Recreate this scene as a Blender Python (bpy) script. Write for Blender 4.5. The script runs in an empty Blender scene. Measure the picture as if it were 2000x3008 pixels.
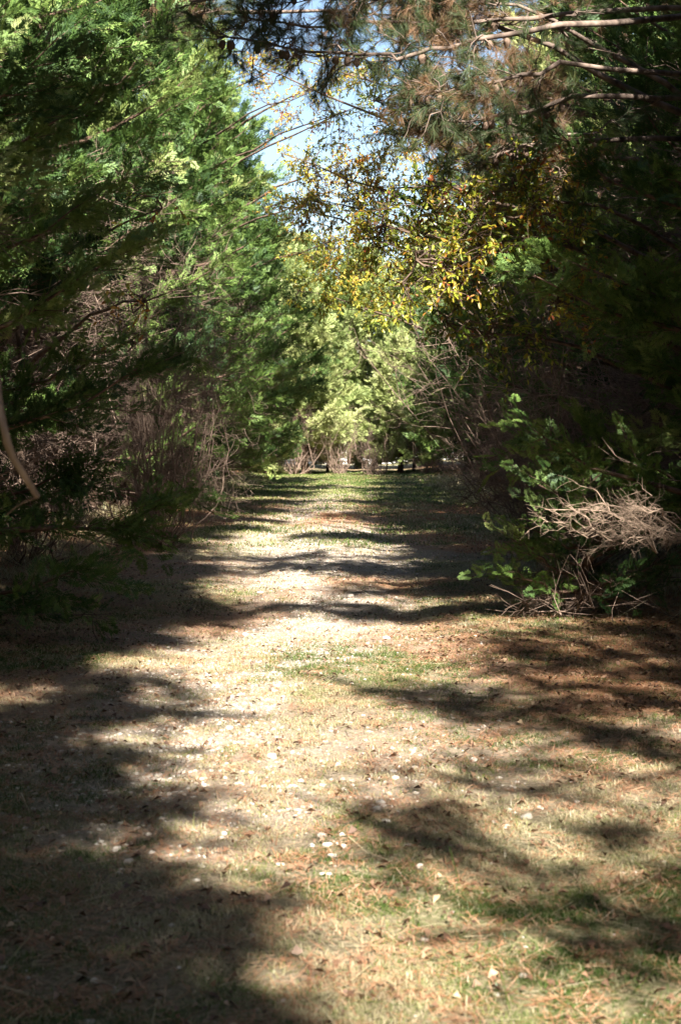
import bpy, math, random
import numpy as np
from mathutils import Vector

R = math.radians
rng = np.random.default_rng(7)
random.seed(7)
S = bpy.context.scene
COL = S.collection

# ---------------------------------------------------------------- camera
H_EYE, F_PX, HOR = 1.5, 5000.0, 1290.0
cam_d = bpy.data.cameras.new('camera')
cam = bpy.data.objects.new('camera', cam_d)
COL.objects.link(cam)
cam_d.sensor_fit = 'VERTICAL'
cam_d.sensor_height = 24.0
cam_d.lens = 24.0 * F_PX / 3008.0
cam_d.clip_start = 0.05
cam_d.clip_end = 4000
cam.location = (0, 0, H_EYE)
cam.rotation_euler = (R(90) - math.atan((1504 - HOR) / F_PX), 0, 0)
cam_d.dof.use_dof = True
cam_d.dof.focus_distance = 17.0
cam_d.dof.aperture_fstop = cam_d.lens / 10.0      # 10 mm pupil
S.camera = cam
# ---------------------------------------------------------------- sun, sky, exposure
SUN_EL, SUN_AZ = 39.0, 15.0        # azimuth: degrees to the right of straight behind the camera
world = bpy.data.worlds.new('World')
S.world = world
world.use_nodes = True
wn = world.node_tree
wn.nodes.clear()
sky = wn.nodes.new('ShaderNodeTexSky')
sky.sky_type = 'NISHITA'
sky.sun_disc = False
sky.sun_elevation = R(SUN_EL)
sky.sun_rotation = R(180 - SUN_AZ)
sky.air_density = 1.0
sky.dust_density = 1.0
bg = wn.nodes.new('ShaderNodeBackground')
bg.inputs['Strength'].default_value = 0.05
wo = wn.nodes.new('ShaderNodeOutputWorld')
wn.links.new(sky.outputs[0], bg.inputs[0])
wn.links.new(bg.outputs[0], wo.inputs[0])
sl = bpy.data.lights.new('sun', 'SUN')
sl.energy = 5.0
sl.angle = R(0.6)
sl.color = (1.0, 0.95, 0.86)
sun = bpy.data.objects.new('sun', sl)
COL.objects.link(sun)
to_sun = Vector((math.sin(R(SUN_AZ)) * math.cos(R(SUN_EL)), -math.cos(R(SUN_AZ)) * math.cos(R(SUN_EL)), math.sin(R(SUN_EL))))
sun.rotation_euler = to_sun.to_track_quat('Z', 'Y').to_euler()
S.view_settings.view_transform = 'Standard'
S.view_settings.look = 'None'
S.view_settings.gamma = 1
S.view_settings.exposure = 2.2
S.cycles.max_bounces = 6
S.cycles.diffuse_bounces = 1
S.cycles.glossy_bounces = 2
S.cycles.transmission_bounces = 3
S.cycles.use_denoising = True

# ---------------------------------------------------------------- helpers
def P(px, py, d):
    """a point seen at photo pixel (px, py) standing d metres away"""
    return np.array([(px - 1000) / F_PX * d, d, H_EYE + (HOR - py) / F_PX * d])

def tag(o, label=None, cat=None, group=None, kind=None):
    if label: o['label'] = label
    if cat: o['category'] = cat
    if group: o['group'] = group
    if kind: o['kind'] = kind
    return o

def empty(name, loc=(0, 0, 0), label=None, cat=None, group=None):
    o = bpy.data.objects.new(name, None)
    COL.objects.link(o)
    o.location = tuple(float(v) for v in loc)
    o.empty_display_size = 0.3
    return tag(o, label, cat, group)

def mesh_q(name, V, Q, mat, parent=None, tint=None, smooth=False, attrs=None):
    """quads (or triangles) in numpy arrays -> ONE mesh object"""
    V = np.asarray(V, dtype=np.float32); Q = np.asarray(Q, dtype=np.int32)
    n, k = Q.shape
    me = bpy.data.meshes.new(name)
    me.vertices.add(len(V)); me.vertices.foreach_set('co', V.ravel())
    me.loops.add(n * k); me.loops.foreach_set('vertex_index', Q.ravel())
    me.polygons.add(n)
    me.polygons.foreach_set('loop_start', np.arange(0, n * k, k, dtype=np.int32))
    me.polygons.foreach_set('loop_total', np.full(n, k, dtype=np.int32))
    if smooth:
        me.polygons.foreach_set('use_smooth', np.ones(n, dtype=bool))
    if tint is not None:
        a = me.attributes.new('tint', 'FLOAT', 'FACE')
        a.data.foreach_set('value', np.asarray(tint, dtype=np.float32))
    for nm, vals in (attrs or {}).items():
        a = me.attributes.new(nm, 'FLOAT', 'POINT')
        a.data.foreach_set('value', np.asarray(vals, dtype=np.float32))
    me.materials.append(mat)
    me.update(calc_edges=True)
    o = bpy.data.objects.new(name, me)
    COL.objects.link(o)
    if parent: o.parent = parent
    return o

def dup(root, loc, rz=0.0, sc=(1, 1, 1), label=None, group=None):
    r = root.copy(); COL.objects.link(r)
    r.location = tuple(float(v) for v in loc); r.rotation_euler = (0, 0, rz); r.scale = sc
    if label: r['label'] = label
    if group: r['group'] = group
    for ch in list(root.children):
        c = ch.copy(); COL.objects.link(c); c.parent = r
    return r

def norm(a):
    a = np.asarray(a, dtype=float)
    return a / np.maximum(np.linalg.norm(a, axis=-1, keepdims=True), 1e-9)

# value noise in numpy, used for the ground and for scattering
def _h(i, j, s):
    v = np.sin(i * 127.1 + j * 311.7 + s * 74.7) * 43758.5453
    return v - np.floor(v)
def vnoise(x, y, s=0.0):
    i = np.floor(x); j = np.floor(y); fx = x - i; fy = y - j
    fx = fx * fx * (3 - 2 * fx); fy = fy * fy * (3 - 2 * fy)
    return ((_h(i, j, s) * (1 - fx) + _h(i + 1, j, s) * fx) * (1 - fy)
            + (_h(i, j + 1, s) * (1 - fx) + _h(i + 1, j + 1, s) * fx) * fy)
def fbm(x, y, s=0.0, o=4):
    t = 0; a = 0.5; n = 0
    for k in range(o):
        t = t + a * vnoise(x * 2 ** k, y * 2 ** k, s + k * 3.1); n += a; a *= 0.55
    return t / n
def sst(a, b, x):
    t = np.clip((x - a) / (b - a), 0, 1); return t * t * (3 - 2 * t)

def ground_z(x, y):
    x = np.asarray(x, float); y = np.asarray(y, float)
    near = np.exp(-(np.maximum(np.abs(x) - 6, 0) / 30) ** 2)
    z = 0.10 * (fbm(x * 0.35, y * 0.22, 5.0, 3) - 0.5)
    z = z - 0.035 * np.exp(-((np.abs(x + 0.15) - 0.8) / 0.28) ** 2)         # two faint wheel ruts
    z = z + 0.035 * (fbm(x * 3.0, y * 3.0, 9.0, 3) - 0.5)
    z = z + 0.28 * sst(2.6, 5.5, np.abs(x)) * near
    return z

def gravel_m(x, y):
    c = np.exp(-((x + 0.25 + 0.25 * np.sin(y * 0.21)) / 1.0) ** 2)
    n = fbm(x * 0.9, y * 0.33, 21.0)
    m = c * sst(0.32, 0.58, n) * sst(70, 30, y) * (0.12 + 0.88 * sst(5.5, 7.5, y))
    m = m + 0.8 * np.exp(-((x + 0.55) / 1.3) ** 2 - ((y - 24.5) / 5.5) ** 2)
    return np.clip(m, 0, 1)
def grass_m(x, y):
    n = fbm(x * 0.7 + 3, y * 0.35, 33.0)
    m = (sst(0.42, 0.68, n) + 0.35 * sst(12, 7, y)) * sst(4.2, 3.0, np.abs(x))
    m = m + 0.9 * np.exp(-((x - 1.2) / 0.9) ** 2 - ((y - 15.0) / 1.9) ** 2)
    m = m + 0.9 * np.exp(-((x - 0.8) / 0.8) ** 2 - ((y - 5.5) / 1.2) ** 2)
    m = m + 0.9 * sst(36, 46, y) * sst(4.5, 3.0, np.abs(x)) * (0.4 + 0.6 * fbm(x * 0.5, y * 0.12, 3.0))
    return np.clip(m * (1 - 0.6 * gravel_m(x, y)), 0, 1)
def needle_m(x, y):
    n = fbm(x * 0.6 - 4, y * 0.4, 41.0)
    m = sst(0.35, 0.6, n) * (0.45 + 0.55 * sst(-1.0, 1.5, x))
    m = m + 0.9 * np.exp(-((x - 0.8) / 2.5) ** 2 - ((y - 33) / 5.0) ** 2) + 0.5 * sst(0.6, 1.8, x) * sst(7, 10, y) * sst(0.3, 0.55, n)
    m = (m + 0.6 * sst(2.0, 3.4, np.abs(x))) * (0.35 + 0.65 * sst(6, 14, y))
    return np.clip(m * (1 - 0.7 * gravel_m(x, y)), 0, 1)

# ---------------------------------------------------------------- materials
def mat_new(name):
    m = bpy.data.materials.new(name); m.use_nodes = True
    nt = m.node_tree; nt.nodes.clear()
    out = nt.nodes.new('ShaderNodeOutputMaterial')
    return m, nt, out
def ramp(nt, fac, stops):
    r = nt.nodes.new('ShaderNodeValToRGB')
    while len(r.color_ramp.elements) < len(stops): r.color_ramp.elements.new(0.5)
    for e, (p, c) in zip(r.color_ramp.elements, stops):
        e.position = p; e.color = (*c, 1)
    nt.links.new(fac, r.inputs[0]); return r.outputs[0]
def leaf_mat(name, stops, trans=0.35, gloss=0.06, rough=0.45, objvar=0.36):
    m, nt, out = mat_new(name)
    at = nt.nodes.new('ShaderNodeAttribute'); at.attribute_name = 'tint'
    oi = nt.nodes.new('ShaderNodeObjectInfo')
    mp = nt.nodes.new('ShaderNodeMath'); mp.operation = 'MULTIPLY_ADD'
    mp.inputs[1].default_value = objvar; mp.inputs[2].default_value = -objvar / 2
    nt.links.new(oi.outputs['Random'], mp.inputs[0])
    ad = nt.nodes.new('ShaderNodeMath'); ad.operation = 'ADD'
    nt.links.new(at.outputs['Fac'], ad.inputs[0]); nt.links.new(mp.outputs[0], ad.inputs[1])
    c = ramp(nt, ad.outputs[0], stops)
    d = nt.nodes.new('ShaderNodeBsdfDiffuse'); t = nt.nodes.new('ShaderNodeBsdfTranslucent')
    g = nt.nodes.new('ShaderNodeBsdfGlossy'); g.inputs['Roughness'].default_value = rough
    g.inputs['Color'].default_value = (0.9, 0.95, 1, 1)
    nt.links.new(c, d.inputs[0]); nt.links.new(c, t.inputs[0])
    m1 = nt.nodes.new('ShaderNodeMixShader'); m1.inputs[0].default_value = trans
    nt.links.new(d.outputs[0], m1.inputs[1]); nt.links.new(t.outputs[0], m1.inputs[2])
    m2 = nt.nodes.new('ShaderNodeMixShader'); m2.inputs[0].default_value = gloss
    nt.links.new(m1.outputs[0], m2.inputs[1]); nt.links.new(g.outputs[0], m2.inputs[2])
    nt.links.new(m2.outputs[0], out.inputs[0]); return m
def bark_mat(name, c0, c1, scale=18):
    m, nt, out = mat_new(name)
    tc = nt.nodes.new('ShaderNodeTexCoord'); mp = nt.nodes.new('ShaderNodeMapping')
    mp.inputs['Scale'].default_value = (scale, scale, scale * 0.25)
    nz = nt.nodes.new('ShaderNodeTexNoise'); nz.inputs['Detail'].default_value = 5
    nz.inputs['Scale'].default_value = 1.0
    nt.links.new(tc.outputs['Object'], mp.inputs[0]); nt.links.new(mp.outputs[0], nz.inputs['Vector'])
    c = ramp(nt, nz.outputs[0], [(0.3, c0), (0.7, c1)])
    b = nt.nodes.new('ShaderNodeBsdfPrincipled'); b.inputs['Roughness'].default_value = 0.9
    b.inputs['Specular IOR Level'].default_value = 0.2
    bp = nt.nodes.new('ShaderNodeBump'); bp.inputs['Strength'].default_value = 0.6; bp.inputs['Distance'].default_value = 0.02
    nt.links.new(nz.outputs[0], bp.inputs['Height']); nt.links.new(bp.outputs[0], b.inputs['Normal'])
    nt.links.new(c, b.inputs['Base Color']); nt.links.new(b.outputs[0], out.inputs[0]); return m

M = {}
M['cedar'] = leaf_mat('cedar_foliage', [(0.0, (0.022, 0.052, 0.012)), (0.4, (0.066, 0.125, 0.024)), (0.72, (0.17, 0.26, 0.055)), (1.0, (0.32, 0.35, 0.12))], 0.22, 0.025, 0.6)
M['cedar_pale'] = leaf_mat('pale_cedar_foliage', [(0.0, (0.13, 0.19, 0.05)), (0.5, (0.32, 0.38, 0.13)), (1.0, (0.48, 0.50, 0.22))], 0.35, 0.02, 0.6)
M['pine'] = leaf_mat('pine_needles', [(0.0, (0.03, 0.055, 0.02)), (0.42, (0.075, 0.11, 0.035)), (0.55, (0.12, 0.12, 0.045)), (0.66, (0.17, 0.095, 0.045)), (1.0, (0.27, 0.15, 0.075))], 0.25, 0.03, 0.6, objvar=0.0)
M['autumn'] = leaf_mat('autumn_leaves', [(0.0, (0.12, 0.19, 0.03)), (0.3, (0.34, 0.40, 0.05)), (0.55, (0.62, 0.52, 0.07)), (0.82, (0.66, 0.33, 0.05)), (1.0, (0.40, 0.09, 0.025))], 0.5, 0.04, objvar=0.0)
M['green_leaf'] = leaf_mat('greenish_leaves', [(0.0, (0.03, 0.06, 0.012)), (0.35, (0.16, 0.25, 0.025)), (0.6, (0.42, 0.44, 0.045)), (0.92, (0.45, 0.24, 0.03)), (1.0, (0.38, 0.10, 0.03))], 0.5, 0.04, 0.4, objvar=0.0)
M['bark'] = bark_mat('brown_bark', (0.06, 0.04, 0.03), (0.19, 0.13, 0.095))
M['bark_red'] = bark_mat('reddish_bark', (0.055, 0.036, 0.027), (0.19, 0.12, 0.085))
M['pine_bark'] = bark_mat('grey_pine_bark', (0.04, 0.03, 0.025), (0.27, 0.20, 0.16), 9)
M['dead'] = bark_mat('dead_twigs', (0.09, 0.062, 0.048), (0.30, 0.215, 0.165), 14)
M['dead_pale'] = bark_mat('bleached_dead_wood', (0.16, 0.11, 0.08), (0.46, 0.34, 0.25), 14)
M['grass'] = leaf_mat('grass_blades', [(0.0, (0.07, 0.12, 0.02)), (0.35, (0.17, 0.21, 0.05)), (0.6, (0.46, 0.39, 0.23)), (1.0, (0.64, 0.54, 0.38))], 0.3, 0.04, objvar=0)
M['needle_litter'] = leaf_mat('fallen_needles', [(0.0, (0.16, 0.06, 0.03)), (0.5, (0.42, 0.20, 0.105)), (1.0, (0.60, 0.42, 0.28))], 0.1, 0.04, objvar=0)
M['leaf_litter'] = leaf_mat('fallen_leaves', [(0.0, (0.07, 0.04, 0.028)), (0.5, (0.20, 0.11, 0.065)), (0.85, (0.36, 0.24, 0.15)), (1.0, (0.5, 0.36, 0.22))], 0.12, 0.05, objvar=0)

def stone_mat(name, stops):
    m, nt, out = mat_new(name)
    at = nt.nodes.new('ShaderNodeAttribute'); at.attribute_name = 'tint'
    tc = nt.nodes.new('ShaderNodeTexCoord')
    nz = nt.nodes.new('ShaderNodeTexNoise'); nz.inputs['Scale'].default_value = 60; nz.inputs['Detail'].default_value = 4
    nt.links.new(tc.outputs['Object'], nz.inputs['Vector'])
    ad = nt.nodes.new('ShaderNodeMath'); ad.operation = 'MULTIPLY_ADD'; ad.inputs[1].default_value = 0.5
    nt.links.new(nz.outputs[0], ad.inputs[0]); nt.links.new(at.outputs['Fac'], ad.inputs[2])
    c = ramp(nt, ad.outputs[0], stops)
    b = nt.nodes.new('ShaderNodeBsdfPrincipled'); b.inputs['Roughness'].default_value = 0.8
    bp = nt.nodes.new('ShaderNodeBump'); bp.inputs['Strength'].default_value = 0.4; bp.inputs['Distance'].default_value = 0.004
    nt.links.new(nz.outputs[0], bp.inputs['Height']); nt.links.new(bp.outputs[0], b.inputs['Normal'])
    nt.links.new(c, b.inputs['Base Color']); nt.links.new(b.outputs[0], out.inputs[0]); return m
M['stone'] = stone_mat('pale_stone', [(0.0, (0.20, 0.17, 0.14)), (0.5, (0.36, 0.31, 0.26)), (1.0, (0.56, 0.50, 0.43))])

# ground
def ground_mat():
    m, nt, out = mat_new('forest_track_ground')
    L = nt.links.new
    tc = nt.nodes.new('ShaderNodeTexCoord')
    def noise(s, d=6, r=0.6):
        n = nt.nodes.new('ShaderNodeTexNoise'); n.inputs['Scale'].default_value = s
        n.inputs['Detail'].default_value = d; n.inputs['Roughness'].default_value = r
        L(tc.outputs['Object'], n.inputs['Vector']); return n.outputs[0]
    def attr(nm):
        a = nt.nodes.new('ShaderNodeAttribute'); a.attribute_name = nm; return a.outputs['Fac']
    def mix(f, a, b):
        x = nt.nodes.new('ShaderNodeMix'); x.data_type = 'RGBA'
        L(f, x.inputs['Factor']); L(a, x.inputs['A']); L(b, x.inputs['B']); return x.outputs['Result']
    def brk(a, n, w=0.5):      # break a mask up with noise
        q = nt.nodes.new('ShaderNodeMath'); q.operation = 'MULTIPLY_ADD'; q.inputs[1].default_value = w; L(n, q.inputs[0])
        q.inputs[2].default_value = -w / 2
        s = nt.nodes.new('ShaderNodeMath'); s.operation = 'ADD'; s.use_clamp = True; L(q.outputs[0], s.inputs[0]); L(a, s.inputs[1])
        return s.outputs[0]
    fine = noise(45, 8, 0.7); mid = noise(9, 6, 0.65); grit = noise(170, 4, 0.7)
    soil = ramp(nt, fine, [(0.3, (0.10, 0.068, 0.048)), (0.5, (0.26, 0.19, 0.14)), (0.72, (0.48, 0.38, 0.29))])
    grav = ramp(nt, grit, [(0.34, (0.24, 0.18, 0.14)), (0.5, (0.46, 0.38, 0.31)), (0.68, (0.66, 0.59, 0.51))])
    ndl = ramp(nt, fine, [(0.3, (0.10, 0.04, 0.02)), (0.5, (0.34, 0.155, 0.07)), (0.72, (0.52, 0.28, 0.145))])
    grs = ramp(nt, fine, [(0.3, (0.045, 0.06, 0.02)), (0.5, (0.24, 0.215, 0.11)), (0.72, (0.46, 0.39, 0.24))])
    c = mix(brk(attr('needle'), mid, 0.9), soil, ndl)
    c = mix(brk(attr('grass'), mid, 0.9), c, grs)
    c = mix(brk(attr('gravel'), mid, 0.9), c, grav)
    b = nt.nodes.new('ShaderNodeBsdfPrincipled'); b.inputs['Roughness'].default_value = 0.95
    b.inputs['Specular IOR Level'].default_value = 0.15
    bp = nt.nodes.new('ShaderNodeBump'); bp.inputs['Strength'].default_value = 0.9; bp.inputs['Distance'].default_value = 0.03
    L(fine, bp.inputs['Height']); L(bp.outputs[0], b.inputs['Normal'])
    L(c, b.inputs['Base Color']); L(b.outputs[0], out.inputs[0]); return m
def axis(segs):
    out = []
    for a, b, s in segs: out.append(np.arange(a, b, s))
    return np.concatenate(out + [[segs[-1][1]]])
gx = axis([(-900, -100, 80), (-100, -20, 8), (-20, -5, 0.8), (-5, 5, 0.08), (5, 20, 0.8), (20, 100, 8), (100, 900, 80)])
gy = axis([(-300, -20, 20), (-20, 2, 0.6), (2, 35, 0.1), (35, 85, 0.3), (85, 200, 4), (200, 1600, 70)])
GX, GY = np.meshgrid(gx, gy)
xs, ys = GX.ravel(), GY.ravel()
V = np.stack([xs, ys, ground_z(xs, ys)], 1)
nx, ny = len(gx), len(gy)
ii = (np.arange(ny - 1)[:, None] * nx + np.arange(nx - 1)[None]).ravel()
Q = np.stack([ii, ii + 1, ii + 1 + nx, ii + nx], 1)
far = sst(3.5, 8, np.abs(xs))
g = mesh_q('ground', V, Q, ground_mat(), smooth=True,
           attrs={'gravel': gravel_m(xs, ys), 'grass': np.maximum(grass_m(xs, ys), sst(80, 95, ys)), 'needle': needle_m(xs, ys)})
tag(g, 'leaf strewn woodland track of dirt, gravel and thin grass', 'ground', kind='structure')

# ---------------------------------------------------------------- branch geometry
def tubes(P0, P1, r0, r1, sides=4):
    P0 = np.asarray(P0, float); P1 = np.asarray(P1, float); r0 = np.asarray(r0, float); r1 = np.asarray(r1, float)
    d = norm(P1 - P0)
    ref = np.where(np.abs(d[:, 2:3]) > 0.85, np.array([[1.0, 0, 0]]), np.array([[0, 0, 1.0]]))
    u = norm(np.cross(d, ref)); v = np.cross(d, u)
    a = np.arange(sides) / sides * 2 * np.pi
    ring = np.cos(a)[None, :, None] * u[:, None, :] + np.sin(a)[None, :, None] * v[:, None, :]
    A = P0[:, None] + ring * r0[:, None, None]; B = P1[:, None] + ring * r1[:, None, None]
    V = np.concatenate([A, B], 1).reshape(-1, 3)
    n = len(P0); base = np.arange(n)[:, None] * 2 * sides
    k = np.arange(sides)[None]; k2 = (k + 1) % sides
    Q = np.stack([base + k, base + k2, base + sides + k2, base + sides + k], 2).reshape(-1, 4)
    return V, Q
def sweep(pts, rad, sides=10, wob=0.0):
    """one continuous tube through pts"""
    pts = np.asarray(pts, float); n = len(pts)
    t = norm(np.gradient(pts, axis=0)); a = np.arange(sides) / sides * 2 * np.pi
    u = norm(np.cross(t, np.where(np.abs(t[:, 2:3]) > 0.85, np.array([[1.0, 0, 0]]), np.array([[0, 0, 1.0]]))))
    v = np.cross(t, u)
    rr = np.asarray(rad)[:, None] * (1 + wob * (rng.random((n, sides)) - 0.5))
    V = (pts[:, None] + rr[..., None] * (np.cos(a)[None, :, None] * u[:, None] + np.sin(a)[None, :, None] * v[:, None])).reshape(-1, 3)
    i = (np.arange(n - 1)[:, None] * sides); k = np.arange(sides)[None]; k2 = (k + 1) % sides
    Q = np.stack([i + k, i + k2, i + sides + k2, i + sides + k], 2).reshape(-1, 4)
    return V, Q
def join(parts):
    Vs, Qs, o = [], [], 0
    for V, Q in parts:
        Vs.append(V); Qs.append(Q + o); o += len(V)
    return np.concatenate(Vs), np.concatenate(Qs)
class Segs:
    def __init__(s): s.a = []; s.b = []; s.ra = []; s.rb = []
    def line(s, pts, r0, r1):
        n = len(pts) - 1
        for i in range(n):
            s.a.append(pts[i]); s.b.append(pts[i + 1])
            s.ra.append(r0 + (r1 - r0) * i / n); s.rb.append(r0 + (r1 - r0) * (i + 1) / n)
    def build(s, sides=4): return tubes(s.a, s.b, s.ra, s.rb, sides)
def curve_pts(p0, p1, bend, n=5, jit=0.0):
    t = np.linspace(0, 1, n)[:, None]
    p = np.asarray(p0)[None] * (1 - t) + np.asarray(p1)[None] * t + np.asarray(bend)[None] * (4 * t * (1 - t))
    if jit:
        j = rng.normal(0, jit, (n, 3)); j[0] = 0; p = p + j
    return p

# a flat spray of scale foliage made of narrow slivers, length 1 along +Y
def spray_tpl(nside, sub, w):
    q = []
    def sliver(b, a, l, z0, z1, ww=w):
        d = np.array([math.sin(a), math.cos(a), 0]); n = np.array([d[1], -d[0], 0])
        b = np.array(b); t = b + d * l; t[2] = z1; b = b.copy(); b[2] = z0
        m = b * 0.45 + t * 0.55; m[2] += 0.012
        q.append([b, m + n * ww, t, m - n * ww])
    for k in range(nside):
        s = 0.06 + 0.8 * k / nside
        for sg in (-1, 1):
            l = (0.42 - 0.24 * k / nside) * (0.85 + 0.3 * random.random())
            a = sg * (0.75 + 0.25 * random.random()); z = 0.05 * math.sin(3 * s)
            b = (0, s + 0.03 * sg, z)
            sliver(b, a, l, z, z - 0.03)
            for j in range(sub):
                f = 0.3 + 0.55 * j / sub
                bb = (math.sin(a) * l * f, s + math.cos(a) * l * f, z)
                sliver(bb, a - sg * 0.65, l * 0.5, z, z + 0.04 * random.uniform(-1, 1))
                if sub > 2: sliver(bb, a + sg * 0.6, l * 0.4, z, z + 0.04 * random.uniform(-1, 1))
    sliver((0, 0.55, 0.04), 0.05, 0.45, 0.04, 0.0)
    return np.array(q)          # n x 4 x 3
SP_LO = spray_tpl(3, 1, 0.062)
SP_MD = spray_tpl(4, 2, 0.034)
SP_HI = spray_tpl(5, 3, 0.021)

def place_sprays(tpl, pos, dirs, size, roll):
    """instances of a spray template, baked into one array"""
    d = norm(dirs); up = np.array([[0, 0, 1.0]])
    x = norm(np.cross(d, up + 0.01 * rng.normal(size=d.shape))); z = np.cross(x, d)
    c, s = np.cos(roll)[:, None], np.sin(roll)[:, None]
    X = x * c + z * s; Z = z * c - x * s
    T = tpl.reshape(-1, 3)
    V = pos[:, None] + size[:, None, None] * (T[None, :, 0:1] * X[:, None] + T[None, :, 1:2] * d[:, None] + T[None, :, 2:3] * Z[:, None])
    n = len(pos) * len(tpl)
    return V.reshape(-1, 3), np.arange(n * 4).reshape(-1, 4)

def cedar(name, H, Rr, seed, tpl, nl=100, dens=1.0, mat='cedar', low=0.04, size=0.3, label=None, cat='cedar', group=None, deadn=0.55):
    global rng
    rng = np.random.default_rng(seed); random.seed(seed)
    root = empty(name, (0, 0, 0), label, cat, group)
    tz = np.linspace(0, 1, 12)
    off = np.cumsum(rng.normal(0, 0.06, (12, 2)), 0); off[0] = 0
    tp = np.stack([off[:, 0], off[:, 1], tz * H], 1)
    tr = 0.035 + (0.016 * H) * (1 - tz) ** 0.8; tr[0] *= 1.35
    tv = [sweep(tp, tr, 10, 0.18)]
    segs = Segs(); dead = Segs()
    pos = []; dr = []; sz = []; tn = []
    ph = rng.random(4) * 6.28
    for i in range(nl):
        t = low + (0.98 - low) * ((i + rng.random()) / nl) ** 0.9
        a = i * 2.39996 + rng.normal(0, 0.35)
        prof = min(1.0, 0.80 + 1.6 * t) * (1 - t) ** 0.55
        lump = 1 + 0.20 * math.sin(3 * a + ph[0] + t * 9) + 0.16 * math.sin(5 * a + ph[1] - t * 14)
        L = Rr * prof * lump * rng.uniform(0.72, 1.18) + 0.25
        el = 0.02 + 0.9 * t + rng.normal(0, 0.16)
        zc = t * H; b = np.array([np.interp(t, tz, tp[:, 0]), np.interp(t, tz, tp[:, 1]), zc])
        d = np.array([math.cos(a) * math.cos(el), math.sin(a) * math.cos(el), math.sin(el)])
        pts = curve_pts(b, b + d * L, (0, 0, -0.10 * L), 6, 0.03)
        pts[:, 2] = np.maximum(pts[:, 2], 0.25)
        r = 0.010 + 0.012 * L
        segs.line(pts, r, 0.004)
        ldir = norm(pts[-1] - pts[0]); side = norm(np.cross(ldir, [0, 0, 1]))
        ns = int((5 + 7.5 * L) * dens)
        shade = rng.normal(0.02, 0.19)
        for j in range(ns):
            s = 1 - (rng.random() ** 1.25) * 0.78
            k = min(s, 0.999) * 5; ki = int(k); p = pts[ki] * (1 - k + ki) + pts[ki + 1] * (k - ki)
            sd = norm(ldir * 0.8 + side * rng.choice([-1, 1]) * rng.uniform(0.2, 1.0) + np.array([0, 0, rng.normal(0.12, 0.35)]))
            sl_ = (0.22 + 0.42 * (1 - abs(s - 0.55)) * rng.random()) * (0.7 + 0.2 * min(L, 2.5))
            q1 = p + sd * sl_ + np.array([0, 0, -0.03])
            if j % 2 == 0: segs.line([p, q1], 0.004, 0.002)
            m = max(3, int(sl_ / 0.055))
            for e in range(m):
                f = (e + 0.6) / m
                pos.append(p + (q1 - p) * f)
                dr.append(norm(sd + rng.normal(0, 0.5, 3) + np.array([0, 0, 0.12])))
                sz.append(size * rng.uniform(0.65, 1.25)); tn.append(0.45 + shade + rng.normal(0, 0.10))
    # dead lower twigs inside the crown
    for i in range(int(nl * deadn)):
        t = rng.uniform(0.03, 0.42); a = rng.random() * 6.28; L = Rr * rng.uniform(0.45, 0.95)
        b = np.array([0, 0, t * H]) + np.array([np.interp(t, tz, tp[:, 0]), np.interp(t, tz, tp[:, 1]), 0])
        d = np.array([math.cos(a), math.sin(a), rng.normal(0.1, 0.25)])
        pts = curve_pts(b, b + d * L, (0, 0, rng.normal(0, 0.1)), 6, 0.05)
        pts[:, 2] = np.maximum(pts[:, 2], 0.1)
        dead.line(pts, 0.012, 0.003)
        for j in range(7):
            k = rng.uniform(1.2, 4.9); ki = int(k); p = pts[ki] * (1 - k + ki) + pts[ki + 1] * (k - ki)
            dd = norm(d + rng.normal(0, 0.7, 3)); l2 = rng.uniform(0.2, 0.55)
            q = curve_pts(p, p + dd * l2, rng.normal(0, 0.04, 3), 4)
            dead.line(q, 0.0045, 0.002)
            for _ in range(2):
                p2 = q[rng.integers(1, 3)]; dead.line([p2, p2 + norm(dd + rng.normal(0, 0.8, 3)) * rng.uniform(0.1, 0.28)], 0.003, 0.0014)
    tv.append(segs.build(4))
    V, Q = join(tv); mesh_q('trunk', V, Q, M['bark_red'], root)
    V, Q = dead.build(3); mesh_q('dead_branches', V, Q, M['dead'], root)
    pos = np.array(pos); dr = np.array(dr); sz = np.array(sz); tn = np.array(tn)
    V, Q = place_sprays(tpl, pos, dr, sz, rng.normal(0, 0.9, len(pos)))
    tint = np.repeat(tn, len(tpl)) + rng.normal(0, 0.07, len(Q))
    mesh_q('crown', V, Q, M[mat], root, tint=np.clip(tint, 0, 1))
    return root

# broadleaf leaf: two quads folded along the midrib, length 1 along +Y
LEAF = np.array([[[0, 0, 0], [0.20, 0.32, 0.05], [0.17, 0.72, 0.05], [0, 1, -0.06]],
                 [[0, 0, 0], [0, 1, -0.06], [-0.17, 0.72, 0.05], [-0.20, 0.32, 0.05]]])
LEAF[:, :, 2] += np.array([0, 0, 0, 0])
def needle_tpl(n, spread, w, seed):
    r = np.random.default_rng(seed); q = []
    for i in range(n):
        a = r.random() * 6.28; s = spread * r.uniform(0.25, 1.0)
        d = np.array([math.cos(a) * math.sin(s), math.cos(s), math.sin(a) * math.sin(s)])
        b = np.array([0, r.uniform(-0.35, 0.1), 0]); l = r.uniform(0.75, 1.05)
        nrm = norm(np.cross(d, r.normal(size=3))) * w
        t = b + d * l + np.array([0, 0, -0.06])
        q.append([b - nrm, b + nrm, t + nrm * 0.4, t - nrm * 0.4])
    return np.array(q)
TUFT = needle_tpl(40, 0.75, 0.009, 3)

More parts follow.
